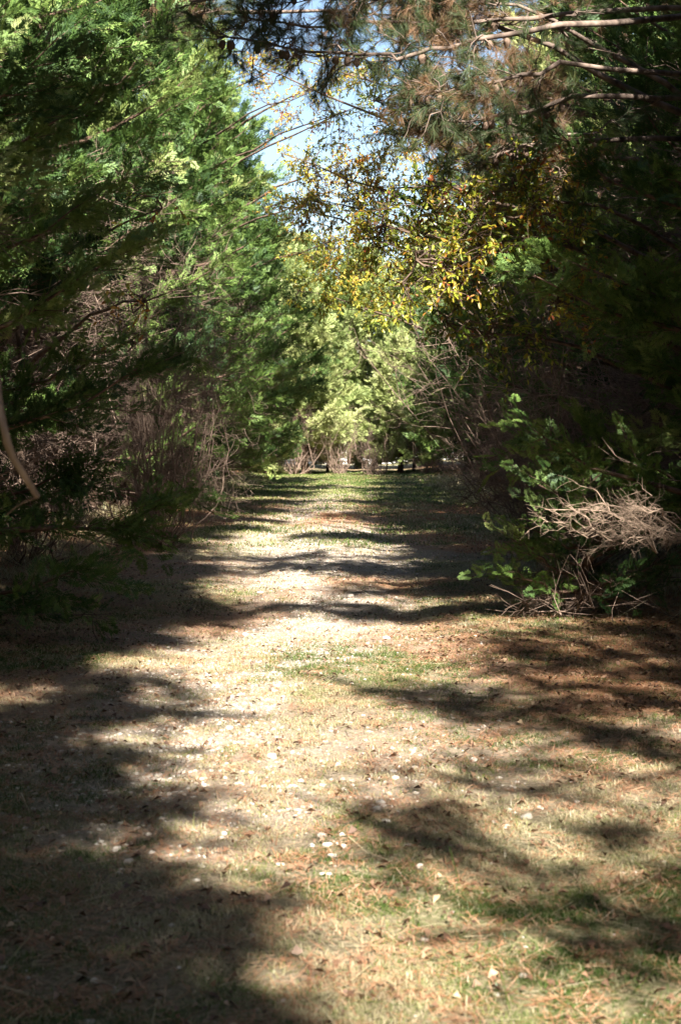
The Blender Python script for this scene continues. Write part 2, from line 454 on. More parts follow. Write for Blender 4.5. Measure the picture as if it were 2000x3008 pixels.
def hub_tree(name, base, H, blobs, seed, mode='leaf', mat='autumn', tint=(0.5, 0.2), leaf=0.075, label=None, cat='tree', group=None,
             bark='bark', trad=0.11, tpts=None, extra=None, nleaf=11, cones=0, deadtuft=0.2, twr=1.0):
    """trunk with limbs that reach into given ellipsoids, each carrying twigs with leaves or needle tufts. coordinates are world ones"""
    global rng
    rng = np.random.default_rng(seed); random.seed(seed)
    base = np.array([base[0], base[1], float(ground_z(base[0], base[1])) - 0.05])
    root = empty(name, base, label, cat, group)
    n = 12; tz = np.linspace(0, 1, n)
    off = np.cumsum(rng.normal(0, 0.05, (n, 2)), 0); off[0] = 0
    tp = np.stack([off[:, 0], off[:, 1], tz * H], 1)
    if tpts is not None: tp = tpts
    tv = [sweep(tp, trad * (1 - tz) ** 0.8 + 0.02, 10, 0.2)]
    segs = Segs(); pos = []; dr = []; sz = []; tn = []; cone_pos = []
    def twig(p, d, l, r=0.004):
        q = curve_pts(p, p + d * l, rng.normal(0, 0.06 * l, 3), 4, 0.012)
        segs.line(q, r * twr, 0.0015)
        if mode == 'leaf':
            for k in range(nleaf):
                s = rng.uniform(0.25, 1.0) * 3; si = min(int(s), 2); pp = q[si] + (q[si + 1] - q[si]) * (s - si)
                pos.append(pp); dr.append(norm(d + rng.normal(0, 0.8, 3) + np.array([0, 0, -0.3])))
                sz.append(leaf * rng.uniform(0.6, 1.25)); tn.append(rng.normal(0, 0.12))
        else:
            for k in range(3):
                pos.append(q[3 - k] if k < 3 else q[3]); dr.append(norm(d + rng.normal(0, 0.4, 3)))
                sz.append(leaf * rng.uniform(0.8, 1.2)); tn.append(0)
    def limb(p0, p1, r0, r1, bend, n=8):
        q = curve_pts(p0, p1, bend, n, 0.04); segs.line(q, r0, r1); return q
    blobset = []
    for (c, rad, ntw) in blobs:
        c = np.array(c) - base; rad = np.array(rad)
        hz = np.clip(c[2] - 0.35 * abs(c[0]) - 0.1, 0.15 * H, H * 0.95)
        st = np.array([np.interp(hz, tp[:, 2], tp[:, 0]), np.interp(hz, tp[:, 2], tp[:, 1]), hz])
        main = limb(st, c + rad * np.sign(c - st) * np.array([0.6, 0.2, 0.1]), 0.024 + 0.004 * np.linalg.norm(c - st), 0.007, (0, 0, rng.uniform(0.05, 0.3)), 9)
        nsec = max(3, int(ntw / 9))
        bt = rng.normal(tint[0], 0.06)
        for s in range(nsec):
            tgt = c + rad * norm(rng.normal(size=3)) * rng.random() ** 0.4
            dd = np.linalg.norm(main - tgt, axis=1) + np.array([0.6, 0.5, 0.4, 0.3, 0.2, 0.1, 0, 0, 0])
            ms = main[int(np.argmin(dd))]
            sec = limb(ms, tgt, 0.010, 0.004, rng.normal(0, 0.08, 3), 6)
            sdir = norm(tgt - ms); stn = rng.normal(0, tint[1] * 0.6)
            n0 = len(pos)
            for k in range(int(ntw / nsec)):
                u = rng.uniform(1.2, 4.99); ui = int(u); p = sec[ui] + (sec[ui + 1] - sec[ui]) * (u - ui)
                twig(p, norm(sdir * 0.7 + rng.normal(0, 0.7, 3)), rng.uniform(0.18, 0.5))
            dflag = rng.random() < deadtuft
            for k in range(n0, len(pos)):
                if mode == 'leaf': tn[k] = bt + stn + tn[k] + rng.normal(0, tint[1] * 0.5)
                else: tn[k] = (0.78 if dflag or rng.random() < 0.08 else 0.33) + rng.normal(0, 0.07)
            if cones and rng.random() < cones: cone_pos.append(sec[rng.integers(2, 6)])
    for (pl, r0, r1, tw) in (extra or []):            # explicit long boughs, world points
        pl = np.array(pl) - base
        q = []
        for i in range(len(pl) - 1):
            for f in (0, 0.34, 0.67): q.append(pl[i] * (1 - f) + pl[i + 1] * f + rng.normal(0, 0.018, 3))
        q.append(pl[-1]); q = np.array(q)
        V, Qq = sweep(q, np.linspace(r0, r1, len(q)), 8, 0.25); tv.append((V, Qq))
        ax = norm(pl[-1] - pl[0])
        for k in range(tw):
            u = rng.uniform(len(q) * 0.25, len(q) - 1.01); ui = int(u); p = q[ui] + (q[ui + 1] - q[ui]) * (u - ui)
            d = norm(ax * 0.5 + rng.normal(0, 0.6, 3)); l = rng.uniform(0.15, 0.5)
            sq = curve_pts(p, p + d * l, rng.normal(0, 0.05, 3), 5, 0.02); segs.line(sq, 0.007, 0.003)
            n0 = len(pos); dflag = rng.random() < deadtuft
            for e in range(3): twig(sq[rng.integers(1, 5)], norm(d + rng.normal(0, 0.6, 3)), rng.uniform(0.1, 0.3), 0.003)
            for kk in range(n0, len(pos)):
                tn[kk] = ((0.78 if dflag else 0.36) + rng.normal(0, 0.07)) if mode != 'leaf' else tint[0] + tn[kk]
            if cones and rng.random() < 0.22: cone_pos.append(p + np.array([0, 0, -0.03]))
    V, Q = segs.build(4)
    tv.append((V, Q)); V, Q = join(tv)
    mesh_q('trunk', V, Q, M[bark], root)
    tpl = LEAF if mode == 'leaf' else TUFT
    pos = np.array(pos); dr = np.array(dr); sz = np.array(sz); tn = np.array(tn)
    V, Q = place_sprays(tpl, pos, dr, sz, rng.normal(0, 1.0, len(pos)))
    mesh_q('crown', V, Q, M[mat], root, tint=np.clip(np.repeat(tn, len(tpl)) + rng.normal(0, 0.03 if mode == 'leaf' else 0.10, len(Q)), 0, 1))
    for p in cone_pos[:60]:
        t = np.linspace(0, 1, 7)
        v, q = sweep(np.stack([0 * t, 0 * t, -0.075 * t], 1) + rng.normal(0, 0.0005, (7, 3)), 0.030 * np.sin(np.pi * (0.12 + 0.8 * t)) ** 0.7 + 0.001, 9, 0.5)
        o = mesh_q('pine_cone', v, q, M['bark'], root); o.location = tuple(p)
    return root

def bare_shrub(name, base, H, W, seed, n=16, mat='dead', label=None, cat='shrub', group=None, bias=(0, 0, 0), fine=3, fan=0.5, rad=0.011, curl=0.06, tw=1.0):
    """a thicket of bare stems that fork and fork again"""
    global rng
    rng = np.random.default_rng(seed)
    base = np.array([base[0], base[1], float(ground_z(base[0], base[1])) - 0.03 if len(base) < 3 else base[2]])
    root = empty(name, base, label, cat, group)
    segs = Segs(); fsegs = Segs()
    bias = np.array(bias, float)
    for i in range(n):
        b = np.array([rng.normal(0, W * 0.15), rng.normal(0, W * 0.15), 0])
        d = norm(np.array([rng.normal(0, fan), rng.normal(0, fan), 1.0]) + bias)
        L = H * rng.uniform(0.55, 1.08)
        pts = curve_pts(b, b + d * L, rng.normal(0, 0.09 * L, 3), 9, 0.03)
        pts = np.concatenate([[[0, 0, -0.04]], pts[1:]]); segs.line(pts, rad * rng.uniform(0.6, 1.3), 0.003)
        for j in range(10):
            k = rng.uniform(1.5, 7.9); ki = int(k); p = pts[ki] + (pts[ki + 1] - pts[ki]) * (k - ki)
            d2 = norm(d * 0.6 + rng.normal(0, 0.6, 3) + bias * 0.5); l2 = L * rng.uniform(0.12, 0.3)
            q = curve_pts(p, p + d2 * l2, rng.normal(0, 0.1 * l2, 3), 5, 0.01)
            fsegs.line(q, 0.0045 * tw, 0.002 * tw)
            for _ in range(fine):
                p3 = q[rng.integers(1, 5)]; d3 = norm(d2 + rng.normal(0, 0.7, 3)); l3 = rng.uniform(0.06, 0.24) * min(1.25, 0.35 + 0.35 * H)
                q3 = curve_pts(p3, p3 + d3 * l3, rng.normal(0, curl * l3 * 4, 3), 6)
                fsegs.line(q3, 0.0022 * tw, 0.0010 * tw)
    V, Q = segs.build(5); mesh_q('stems', V, Q, M[mat], root)
    V, Q = fsegs.build(3); mesh_q('twigs', V, Q, M[mat], root)
    return root

# ---------------------------------------------------------------- cedar rows
def gz(x, y): return float(ground_z(x, y)) - 0.04
protos = {}
def put_cedar(kind, x, y, rz, s, label, group, sz=1.0):
    spec = {'a': (10.5, 2.5, 11, SP_MD, 120), 'b': (9.5, 2.7, 12, SP_MD, 120), 'c': (11.5, 2.4, 13, SP_MD, 130),
            'n': (8.5, 2.3, 14, SP_HI, 105), 'd': (10.0, 2.5, 17, SP_MD, 95), 'p': (8.0, 2.6, 15, SP_LO, 150), 'q': (12.0, 3.0, 16, SP_LO, 120)}[kind]
    if kind not in protos:
        H, Rr, sd, tpl, nl = spec
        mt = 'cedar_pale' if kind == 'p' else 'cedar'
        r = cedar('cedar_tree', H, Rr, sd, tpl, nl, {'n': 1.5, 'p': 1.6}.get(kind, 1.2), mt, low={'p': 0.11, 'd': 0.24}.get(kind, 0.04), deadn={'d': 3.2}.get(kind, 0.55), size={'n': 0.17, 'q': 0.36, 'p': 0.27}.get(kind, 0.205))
        protos[kind] = r
        r.location = (x, y, gz(x, y)); r.rotation_euler = (0, 0, rz); r.scale = (s, s, s * sz)
        r['label'] = label; r['group'] = group; return r
    return dup(protos[kind], (x, y, gz(x, y)), rz, (s, s, s * sz), label, group)

GL, GR = 'cedars along the left side of the track', 'cedars along the right side of the track'
left = [('n', -3.9, 13.0, 3.1, 1.05, 'nearest cedar on the left, soft green boughs cut by the left picture edge'),
        ('a', -4.9, 16.8, 1.2, 1.1, 'cedar just beyond the nearest one on the left, dark at its foot'),
        ('d', -5.0, 20.8, 2.1, 1.1, 'broad cedar on the left rising behind the bare twig thicket'),
        ('d', -4.6, 25.0, 3.9, 1.1, 'tall cedar on the left with sunlit olive boughs above the twig thicket'),
        ('a', -4.5, 29.5, 4.8, 1.15, 'bright green cedar in the middle of the left row'),
        ('d', -4.3, 34.0, 0.2, 1.15, 'cedar on the left where the grass strip crosses the track'),
        ('c', -4.3, 39.0, 1.0, 1.15, 'slim cedar on the left past the middle of the row'),
        ('a', -4.1, 44.5, 2.7, 1.2, 'sunlit cedar on the left whose top borders the patch of sky'),
        ('b', -3.9, 50.5, 5.5, 1.2, 'dark cedar far down the left row above the shaded hollow'),
        ('c', -4.0, 57.0, 3.3, 1.15, 'last but one cedar of the left row, deep in shade'),
        ('a', -4.4, 64.0, 0.9, 1.1, 'last cedar of the left row beside the far shrubs')]
for k, x, y, rz, s, lab in left: put_cedar(k, x, y, rz, s, lab, GL)
right = [('n', 4.5, 14.6, 4.3, 1.1, 'nearest dark cedar filling the right picture edge'),
         ('d', 4.7, 19.0, 2.2, 1.1, 'cedar on the right behind the sunlit dead branches'),
         ('d', 4.9, 22.5, 0.6, 1.05, 'dark cedar on the right behind the yellow leaved tree'),
         ('c', 5.2, 27.0, 4.0, 1.05, 'shaded cedar half way down the right row'),
         ('d', 5.0, 32.5, 5.0, 1.1, 'cedar on the right past the half way point, almost black with shade'),
         ('b', 5.4, 38.5, 1.4, 1.1, 'cedar on the right with a thin reddish trunk beyond it'),
         ('d', 5.1, 45.0, 2.9, 1.1, 'cedar on the right over the shaded far bend'),
         ('b', 5.2, 52.0, 3.9, 1.05, 'last but one cedar of the right row'),
         ('a', 5.2, 59.0, 0.1, 1.1, 'last cedar of the right row beside the pale far cedar')]
for k, x, y, rz, s, lab in right: put_cedar(k, x, y, rz, s, lab, GR)
# unseen cedars added around the viewpoint to shade the near track
for k, x, y, rz, s in [('a', -4.6, 4.0, 1.0, 1.0), ('b', -5.0, -2.0, 2.0, 1.0), ('c', -4.8, -8.0, 3.0, 1.0),
                       ('b', 6.3, 6.5, 4.0, 0.95), ('c', 6.4, 0.5, 5.0, 1.0), ('a', 6.3, -5.5, 1.7, 1.0), ('b', 6.0, -12.0, 0.5, 1.0), ('a', -4.9, 9.0, 2.4, 0.95)]:
    put_cedar(k, x, y, rz, s, 'cedar added outside the picture to shade the near track', 'unseen cedars added for their shade')
for x, y, s, k in [(-3.5, -15.0, 1.1, 1.2), (1.5, -19.0, 1.0, 1.0), (5.5, -20.0, 1.05, 1.0), (-7.5, -11.0, 1.1, 1.3), (-8.0, -3.0, 1.1, 1.3), (-7.8, 4.5, 1.1, 1.3), (9.0, -9.0, 1.1, 1.0), (9.4, -1.0, 1.1, 1.3), (9.2, 6.0, 1.1, 1.3), (-0.5, -26.0, 1.2, 1.1), (7.5, -28.0, 1.2, 1.1)]:  # unseen evergreens added to block sky light and deepen the shade
    put_cedar('q', x, y, x + y, s, 'cedar added outside the picture to shade the near track', 'unseen cedars added for their shade', k)
# second and third rows
for side, nm in ((-1, 'left'), (1, 'right')):
    for r_ in range(2):
        y = 12 + 3 * r_
        while y < 78:
            x = side * (9.0 + 4.5 * r_ + rng.uniform(-0.8, 0.8))
            put_cedar('q', x, y, rng.random() * 6.28, rng.uniform(0.95, 1.15), 'dark evergreen standing deep in the wood behind the %s row' % nm, 'evergreens deep behind the %s row' % nm)
            y += rng.uniform(4.6, 6.0)
# far end of the track
GF = 'pale cedars at the far end'
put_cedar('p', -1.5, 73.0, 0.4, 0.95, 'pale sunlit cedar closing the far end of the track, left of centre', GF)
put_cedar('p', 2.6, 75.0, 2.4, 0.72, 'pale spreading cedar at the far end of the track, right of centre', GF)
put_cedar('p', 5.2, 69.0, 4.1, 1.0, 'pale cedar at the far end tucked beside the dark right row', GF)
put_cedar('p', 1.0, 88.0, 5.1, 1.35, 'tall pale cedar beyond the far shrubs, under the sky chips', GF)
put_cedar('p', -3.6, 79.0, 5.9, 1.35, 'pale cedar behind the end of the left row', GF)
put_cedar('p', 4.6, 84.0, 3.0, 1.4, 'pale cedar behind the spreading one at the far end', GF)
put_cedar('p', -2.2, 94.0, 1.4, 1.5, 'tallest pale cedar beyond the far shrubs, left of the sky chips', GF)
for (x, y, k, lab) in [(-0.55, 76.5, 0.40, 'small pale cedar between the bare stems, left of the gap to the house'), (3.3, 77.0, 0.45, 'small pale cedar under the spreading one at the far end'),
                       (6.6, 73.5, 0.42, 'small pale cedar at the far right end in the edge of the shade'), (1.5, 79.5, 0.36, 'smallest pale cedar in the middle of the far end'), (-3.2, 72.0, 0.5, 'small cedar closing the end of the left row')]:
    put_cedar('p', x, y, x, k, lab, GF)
    bpy.context.view_layer.update()

# ---------------------------------------------------------------- broadleaf trees and pines
hub_tree('oak_tree', (4.3, 17.4), 8.0,
         [(P(1330, 780, 15.6), (0.65, 0.8, 0.45), 170), (P(1560, 700, 15.3), (0.65, 0.8, 0.45), 170), (P(1190, 680, 16.5), (0.5, 0.9, 0.35), 120),
          (P(1660, 860, 15.6), (0.6, 0.8, 0.4), 90), (P(1420, 980, 16.2), (0.65, 0.9, 0.35), 110), (P(1540, 560, 15.6), (0.75, 0.9, 0.35), 140), (P(1260, 570, 17), (0.6, 1.0, 0.35), 90)],
         31, mat='green_leaf', tint=(0.56, 0.28), leaf=0.06, label='yellow green leaved tree leaning over the track on the right', cat='oak', nleaf=10)
hub_tree('oak_tree', (-4.6, 46), 12,
         [(P(960, 560, 42), (1.2, 1.5, 1.1), 150), (P(1080, 450, 42), (1.3, 1.5, 1.1), 170), (P(1030, 320, 42), (0.9, 1.5, 0.8), 60), (P(950, 720, 43), (1.0, 1.5, 0.9), 120)],
         36, mat='autumn', tint=(0.44, 0.22), leaf=0.085, label='fine leaved yellow green tree far back, spreading below the patch of sky', cat='oak', nleaf=7)
hub_tree('oak_tree', (-4.4, 41), 11,
         [(P(830, 300, 38), (1.0, 1.5, 0.9), 80), (P(970, 350, 38), (1.0, 1.5, 0.9), 110), (P(1010, 215, 38), (1.1, 1.5, 0.4), 80), (P(800, 200, 38), (0.8, 1.5, 0.35), 50)],
         35, mat='autumn', tint=(0.58, 0.25), leaf=0.08, label='nearly bare tree whose thin twigs and last yellow leaves lace the patch of sky', cat='oak', nleaf=5)
hub_tree('oak_tree', (4.1, 34), 11,
         [(P(760, 200, 31), (0.6, 1.0, 0.3), 40), (P(1190, 330, 31), (0.9, 1.5, 1.0), 190), (P(1000, 210, 32), (1.3, 1.5, 0.4), 110), (P(860, 620, 33), (0.7, 1.2, 0.6), 90), (P(1000, 600, 33), (0.9, 1.2, 0.7), 130), (P(1250, 420, 32), (1.2, 1.6, 1.1), 220),
          (P(1130, 560, 33), (1.2, 1.5, 1.0), 200), (P(900, 480, 33), (0.8, 1.2, 0.6), 110)],
         32, mat='autumn', tint=(0.54, 0.25), leaf=0.075, label='orange and yellow leaved tree arching across the patch of sky', cat='oak', nleaf=9)
hub_tree('oak_tree', (4.2, 47), 10,
         [(P(1020, 770, 45), (1.4, 1.6, 1.0), 240), (P(1150, 700, 45), (1.5, 1.6, 1.2), 240), (P(940, 860, 45), (0.9, 1.3, 0.7), 140), (P(1080, 910, 46), (1.2, 1.3, 0.6), 140), (P(1230, 860, 46), (1.5, 1.6, 1.1), 200)],
         33, mat='autumn', tint=(0.38, 0.22), leaf=0.105, label='golden leaved tree further down the right side, hanging above the track', cat='oak', nleaf=9)
hub_tree('oak_sapling', (-3.9, 20.0), 4.2,
         [(P(420, 640, 17.5), (0.35, 0.4, 0.25), 8), (P(430, 870, 18), (0.4, 0.4, 0.3), 9), (P(380, 990, 18), (0.3, 0.4, 0.2), 5)],
         34, mat='autumn', tint=(0.6, 0.3), leaf=0.08, label='slender sapling with a few orange leaves poking out of the left cedars', cat='sapling', nleaf=6, trad=0.035)
D = 14.5
pine_ex = [([P(2060, 60, 16), P(1640, 95, D), P(1400, 128, D), P(1260, 168, D), P(1130, 176, D), P(900, 165, D + .3), P(640, 120, D + .6)], 0.029, 0.007, 50),
           ([P(2060, 40, 16), P(1640, 55, D + 1), P(1380, 85, D + 1), P(1180, 78, D + 1), P(900, 95, D + 1), P(700, 60, D + 1)], 0.027, 0.007, 44),
           ([P(2060, 230, 16), P(1630, 200, D), P(1480, 245, D), P(1300, 275, D), P(1200, 290, D)], 0.026, 0.006, 34),
           ([P(2060, 300, 16), P(1680, 290, D + .5), P(1530, 345, D + .5), P(1370, 370, D + .5), P(1260, 350, D + .5)], 0.028, 0.007, 34),
           ([P(2060, 420, 16), P(1560, 425, D + 1), P(1450, 465, D + 1), P(1350, 500, D + 1)], 0.026, 0.006, 20),
           ([P(2060, -60, 16), P(1500, -10, D + .5), P(1100, 10, D + .5), P(800, 0, D + .7), P(560, 20, D + 1)], 0.03, 0.007, 56)]
hub_tree('pine_tree', (3.5, 16.0), 12.5,
         [(P(1450, 30, 15.5), (1.3, 1.2, 0.5), 110), (P(1100, -60, 15.5), (1.3, 1.2, 0.5), 110), (P(1650, 420, 15.5), (0.8, 1.0, 0.5), 50), (P(1950, -150, 17), (0.9, 1.2, 0.7), 60)],
         41, mode='pine', mat='pine', leaf=0.115, bark='pine_bark', trad=0.15, cones=0.4, deadtuft=0.35, extra=pine_ex,
         label='pine whose long grey boughs with cones cross the top of the view', cat='pine')
hub_tree('pine_tree', (4.4, 27.0), 13.5,
         [(P(1400, 200, 26), (1.5, 1.5, 0.8), 150), (P(1340, 330, 27), (1.1, 1.5, 0.7), 120), (P(1500, 450, 26), (1.4, 1.4, 0.7), 120), (P(1380, 20, 27), (1.6, 1.6, 0.8), 150), (P(1650, 50, 27), (1.7, 1.6, 1.0), 150), (P(1350, 600, 27), (1.2, 1.4, 0.6), 90)],
         42, mode='pine', mat='pine', leaf=0.17, bark='pine_bark', trad=0.14, cones=0.25, deadtuft=0.5,
         label='pine with browning needles behind the yellow green tree on the right', cat='pine')
hub_tree('pine_tree', (-4.6, 29.0), 13,
         [(P(450, 60, 28), (1.5, 1.6, 0.9), 150), (P(620, 60, 28), (0.8, 1.4, 0.4), 60), (P(300, 80, 28), (1.6, 1.6, 0.9), 130), (P(560, -120, 29), (1.8, 1.6, 0.8), 120)],
         43, mode='pine', mat='pine', leaf=0.17, bark='pine_bark', trad=0.14, cones=0.2, deadtuft=0.25,
         label='soft needled pine showing above the left cedars at the top', cat='pine')

# unseen pines added to cast shade, their boughs placed along the sun rays
def over(px, py, h):
    """the point at height h whose sun shadow falls on the ground seen at photo pixel (px, py)"""
    d = H_EYE * F_PX / (py - HOR); k = h / math.tan(R(SUN_EL))
    return np.array([(px - 1000) / F_PX * d + math.sin(R(SUN_AZ)) * k, d - math.cos(R(SUN_AZ)) * k, h])
def rad_px(rx, ry, py):
    """ellipsoid radii for a shadow half rx by ry pixels big on the ground at row py"""
    d = H_EYE * F_PX / (py - HOR)
    return (rx / F_PX * d, ry * d * d / (F_PX * H_EYE), 0.22)
def shade(spec):
    out = []
    for (px, py, rx, ry, h) in spec:
        r_ = rad_px(rx, ry, py); area = r_[0] * r_[1]
        out.append((over(px, py, h), r_, int(min(420, 30 + 260 * area))))
    return out
def over3(p, h):
    """the point h metres above p on the ray from p to the sun"""
    k = h / math.tan(R(SUN_EL)); return np.array(p) + np.array([math.sin(R(SUN_AZ)) * k, -math.cos(R(SUN_AZ)) * k, h])
def tall(tg, h, rad=(1.2, 1.3, 0.45), n=280): return [(over3(t, h + dh), rad, n) for *t, dh in tg]
hub_tree('pine_tree', (-4.6, -3.0), 17.5, tall([(-2.3, 12.5, 1.6, 0), (-2.6, 15.0, 0.5, 1), (-2.5, 17.5, 1.6, 1), (-2.2, 19.0, 0.3, 2), (-3.0, 20.5, 2.0, 2)], 14),  # unseen crown added up-sun to darken the foot of the left row
         48, mode='pine', mat='pine', leaf=0.26, bark='pine_bark', trad=0.22, deadtuft=0.2, label='tall pine added behind the viewpoint to shade the foot of the left row', cat='pine', group='unseen pines added for their shade')
hub_tree('pine_tree', (-5.0, 6.5), 18.5, tall([(-2.4, 23.0, 1.0, 0), (-2.5, 25.5, 1.6, 0), (-2.2, 27.5, 0.6, 1), (-2.6, 30.0, 2.0, 1), (-2.2, 33.0, 1.0, 2), (-2.6, 36.0, 1.2, 2)], 15),  # high crown out of view, added to shade the middle of the left row
         49, mode='pine', mat='pine', leaf=0.26, bark='pine_bark', trad=0.22, deadtuft=0.2, label='tall pine added beside the track to shade the middle of the left row', cat='pine', group='unseen pines added for their shade')
def tgt(px, py, d): return (*P(px, py, d), 0)
hub_tree('pine_tree', (-5.2, 1.5), 14, tall([tgt(120, 1150, 12.5), tgt(100, 1400, 13), tgt(300, 1060, 15.5), tgt(280, 1300, 16), tgt(450, 1150, 19), tgt(430, 1380, 20), tgt(150, 960, 12.5), tgt(280, 1640, 12), tgt(180, 1600, 12), tgt(330, 1560, 13.5)], 9.5, (0.8, 0.9, 0.4), 170),  # boughs added out of view to keep sun off the near left cedars
         51, mode='pine', mat='pine', leaf=0.24, bark='pine_bark', trad=0.2, deadtuft=0.2, label='bushy pine added out of view to shade the near left cedars', cat='pine', group='unseen pines added for their shade')
hub_tree('pine_tree', (-5.6, 12.5), 15, tall([tgt(560, 1120, 24), tgt(560, 1330, 25), tgt(660, 1180, 30), tgt(640, 1370, 30), tgt(740, 1250, 37), tgt(700, 1380, 37)], 12.0, (0.9, 1.1, 0.4), 190),  # added pine, its clumps set above the view to shade the left row
         52, mode='pine', mat='pine', leaf=0.26, bark='pine_bark', trad=0.2, deadtuft=0.2, label='pine added inside the left row, its high unseen boughs shading the cedars beyond', cat='pine')
hub_tree('pine_tree', (-6.0, 22.5), 16, tall([tgt(740, 1330, 30), tgt(780, 1300, 34), tgt(765, 1200, 34), tgt(800, 1350, 39), tgt(850, 1300, 44), tgt(860, 1200, 44)], 12.0, (1.15, 1.4, 0.5), 280),  # added pine, its unseen crown darkens the hollow down the left row
         53, mode='pine', mat='pine', leaf=0.27, bark='pine_bark', trad=0.2, deadtuft=0.2, label='pine added between the first and second rows on the left to shade the hollow', cat='pine')
hub_tree('pine_tree', (-6.2, 36), 18, tall([tgt(820, 1345, 47), tgt(840, 1340, 53), tgt(830, 1200, 55), tgt(840, 1290, 59), tgt(780, 1330, 43), tgt(870, 1350, 63), tgt(850, 1130, 60)], 12.5, (1.7, 2.2, 0.6), 420),  # added pine, crown placed up-sun to shade the far left hollow
         50, mode='pine', mat='pine', leaf=0.28, bark='pine_bark', trad=0.2, deadtuft=0.2, label='tall pine added behind the left cedars to shade the hollow at the far left', cat='pine')
rc = np.random.default_rng(300)
def cover(d0, d1, xa, xb, h, gap=0.12, r_=0.62, n=95, skip=(), dx=0.85, dy=0.9):
    """boughs that together shade the ground between the lines xa(d) and xb(d)"""
    out = []; d = d0
    while d < d1:
        x = xa(d) + 0.3 * rc.random()
        while x < xb(d) - 0.25:
            if rc.random() > gap and not any((x - a) ** 2 + (d - b) ** 2 < c * c for a, b, c in skip):
                out.append((over3((min(x + rc.normal(0, 0.15), xb(d) - r_ * 1.05), d + rc.normal(0, 0.15), 0), h + rc.normal(0, 0.2)), (r_ * rc.uniform(0.8, 1.2), r_ * rc.uniform(0.8, 1.3), 0.25), n))
            x += dx
        d += dy
    return out
EL = np.array([(1120, 3008), (1090, 2920), (890, 2806), (714, 2704), (690, 2615), (400, 2551), (330, 2487), (510, 2423), (714, 2360), (535, 2296), (420, 2232), (446, 2168), (612, 2092), (535, 2040),
               (300, 1990), (640, 1951), (612, 1888), (638, 1837), (790, 1786), (612, 1747), (638, 1658), (574, 1607), (765, 1569)], float)
EL_D = H_EYE * F_PX / (EL[:, 1] - HOR); EL_X = (EL[:, 0] - 1000) / F_PX * EL_D
edge_l = lambda d: float(np.interp(d, EL_D, EL_X))
hub_tree('pine_tree', (-4.3, -1.5), 8.5, cover(3.6, 8.5, lambda d: -2.2, edge_l, 5.4, 0.02, 0.30, 62, (), 0.42, 0.42),  # unseen canopy added, shaped to the left shadow edge on the near track
         44, mode='pine', mat='pine', leaf=0.16, bark='pine_bark', trad=0.16, deadtuft=0.2, label='pine added behind the viewpoint to shade the near track from the left', cat='pine', group='unseen pines added for their shade')
hub_tree('pine_tree', (4.4, 3.0), 8.5, cover(10.0, 15.5, lambda d: 1.35, lambda d: 3.9, 6.2, 0.12, skip=[(1.8, 13.7, 0.9), (2.4, 13.6, 0.8)]) + shade([(1120, 2430, 150, 22, 5.4), (1330, 2475, 120, 18, 5.4), (1880, 2490, 150, 34, 5.6), (1620, 2700, 200, 10, 5.2), (1960, 2780, 90, 30, 5.2), (1250, 2040, 260, 40, 6.2), (1560, 2110, 240, 30, 6.2), (1850, 2180, 240, 50, 6.2), (1560, 2290, 300, 20, 6.0)]),  # unseen canopy added to cast the shadow streaks on the right
         45, mode='pine', mat='pine', leaf=0.15, bark='pine_bark', trad=0.15, deadtuft=0.2, label='pine added out of view to shade the near track from the right', cat='pine', group='unseen pines added for their shade')
hub_tree('pine_tree', (-4.2, 5.0), 9.5, cover(8.6, 23.0, lambda d: -3.1, edge_l, 6.8, 0.06, 0.45, 85, (), 0.62, 0.7) + shade([(760, 1775, 300, 9, 6.8)]),  # added canopy above the view, follows the left shadow edge further up
         46, mode='pine', mat='pine', leaf=0.18, bark='pine_bark', trad=0.15, deadtuft=0.2, label='pine added above the left edge of the picture to shade the middle of the track', cat='pine', group='unseen pines added for their shade')
hub_tree('pine_tree', (4.3, 10.0), 10, cover(15.6, 24.0, lambda d: 1.3, lambda d: 4.2, 7.2, 0.2, skip=[(1.6, 15.6, 0.55)]) + shade([(1250, 1795, 420, 14, 7.0), (1350, 1735, 380, 14, 7.2), (1250, 1675, 300, 12, 7.2), (1550, 1690, 300, 30, 7.2), (1100, 1575, 300, 6, 7.6)]),  # added canopy above the view that shades the track's right half
         47, mode='pine', mat='pine', leaf=0.22, bark='pine_bark', trad=0.15, deadtuft=0.2, label='pine added above the right edge of the picture to shade the middle of the track', cat='pine', group='unseen pines added for their shade')

# ---------------------------------------------------------------- bare thickets
bare_shrub('bare_shrub', (-2.5, 23.5), 3.9, 1.6, 51, 52, 'dead', 'tall tangle of brown bare twigs bulging from the left cedars', bias=(0.02, -0.02, 0), fan=0.19, fine=8, curl=0.10)
bare_shrub('bare_shrub', (-3.6, 19.5), 1.6, 1.6, 52, 26, 'dead', 'low brown twig tangle at the foot of the left row, nearer one', bias=(0.1, 0, 0))
bare_shrub('bare_shrub', (-3.7, 33.0), 2.6, 1.6, 53, 26, 'dead', 'brown twig thicket on the left beyond the tall tangle', bias=(0.15, 0, 0))
bare_shrub('bare_shrub', (3.5, 25.0), 2.6, 1.8, 54, 26, 'dead', 'dim bare thicket on the right under the dark cedar', bias=(-0.3, -0.1, 0), fan=0.6)
bare_shrub('bare_shrub', (3.7, 20.5), 2.3, 1.6, 55, 24, 'dead', 'bare forked thicket on the right behind the sunlit dead branches', bias=(-0.35, -0.1, 0), fan=0.6)
bare_shrub('bare_shrub', (3.9, 34.0), 2.4, 1.8, 56, 24, 'dead', 'bare thicket on the right beside the thin reddish trunk', bias=(-0.3, 0, 0), fan=0.6)
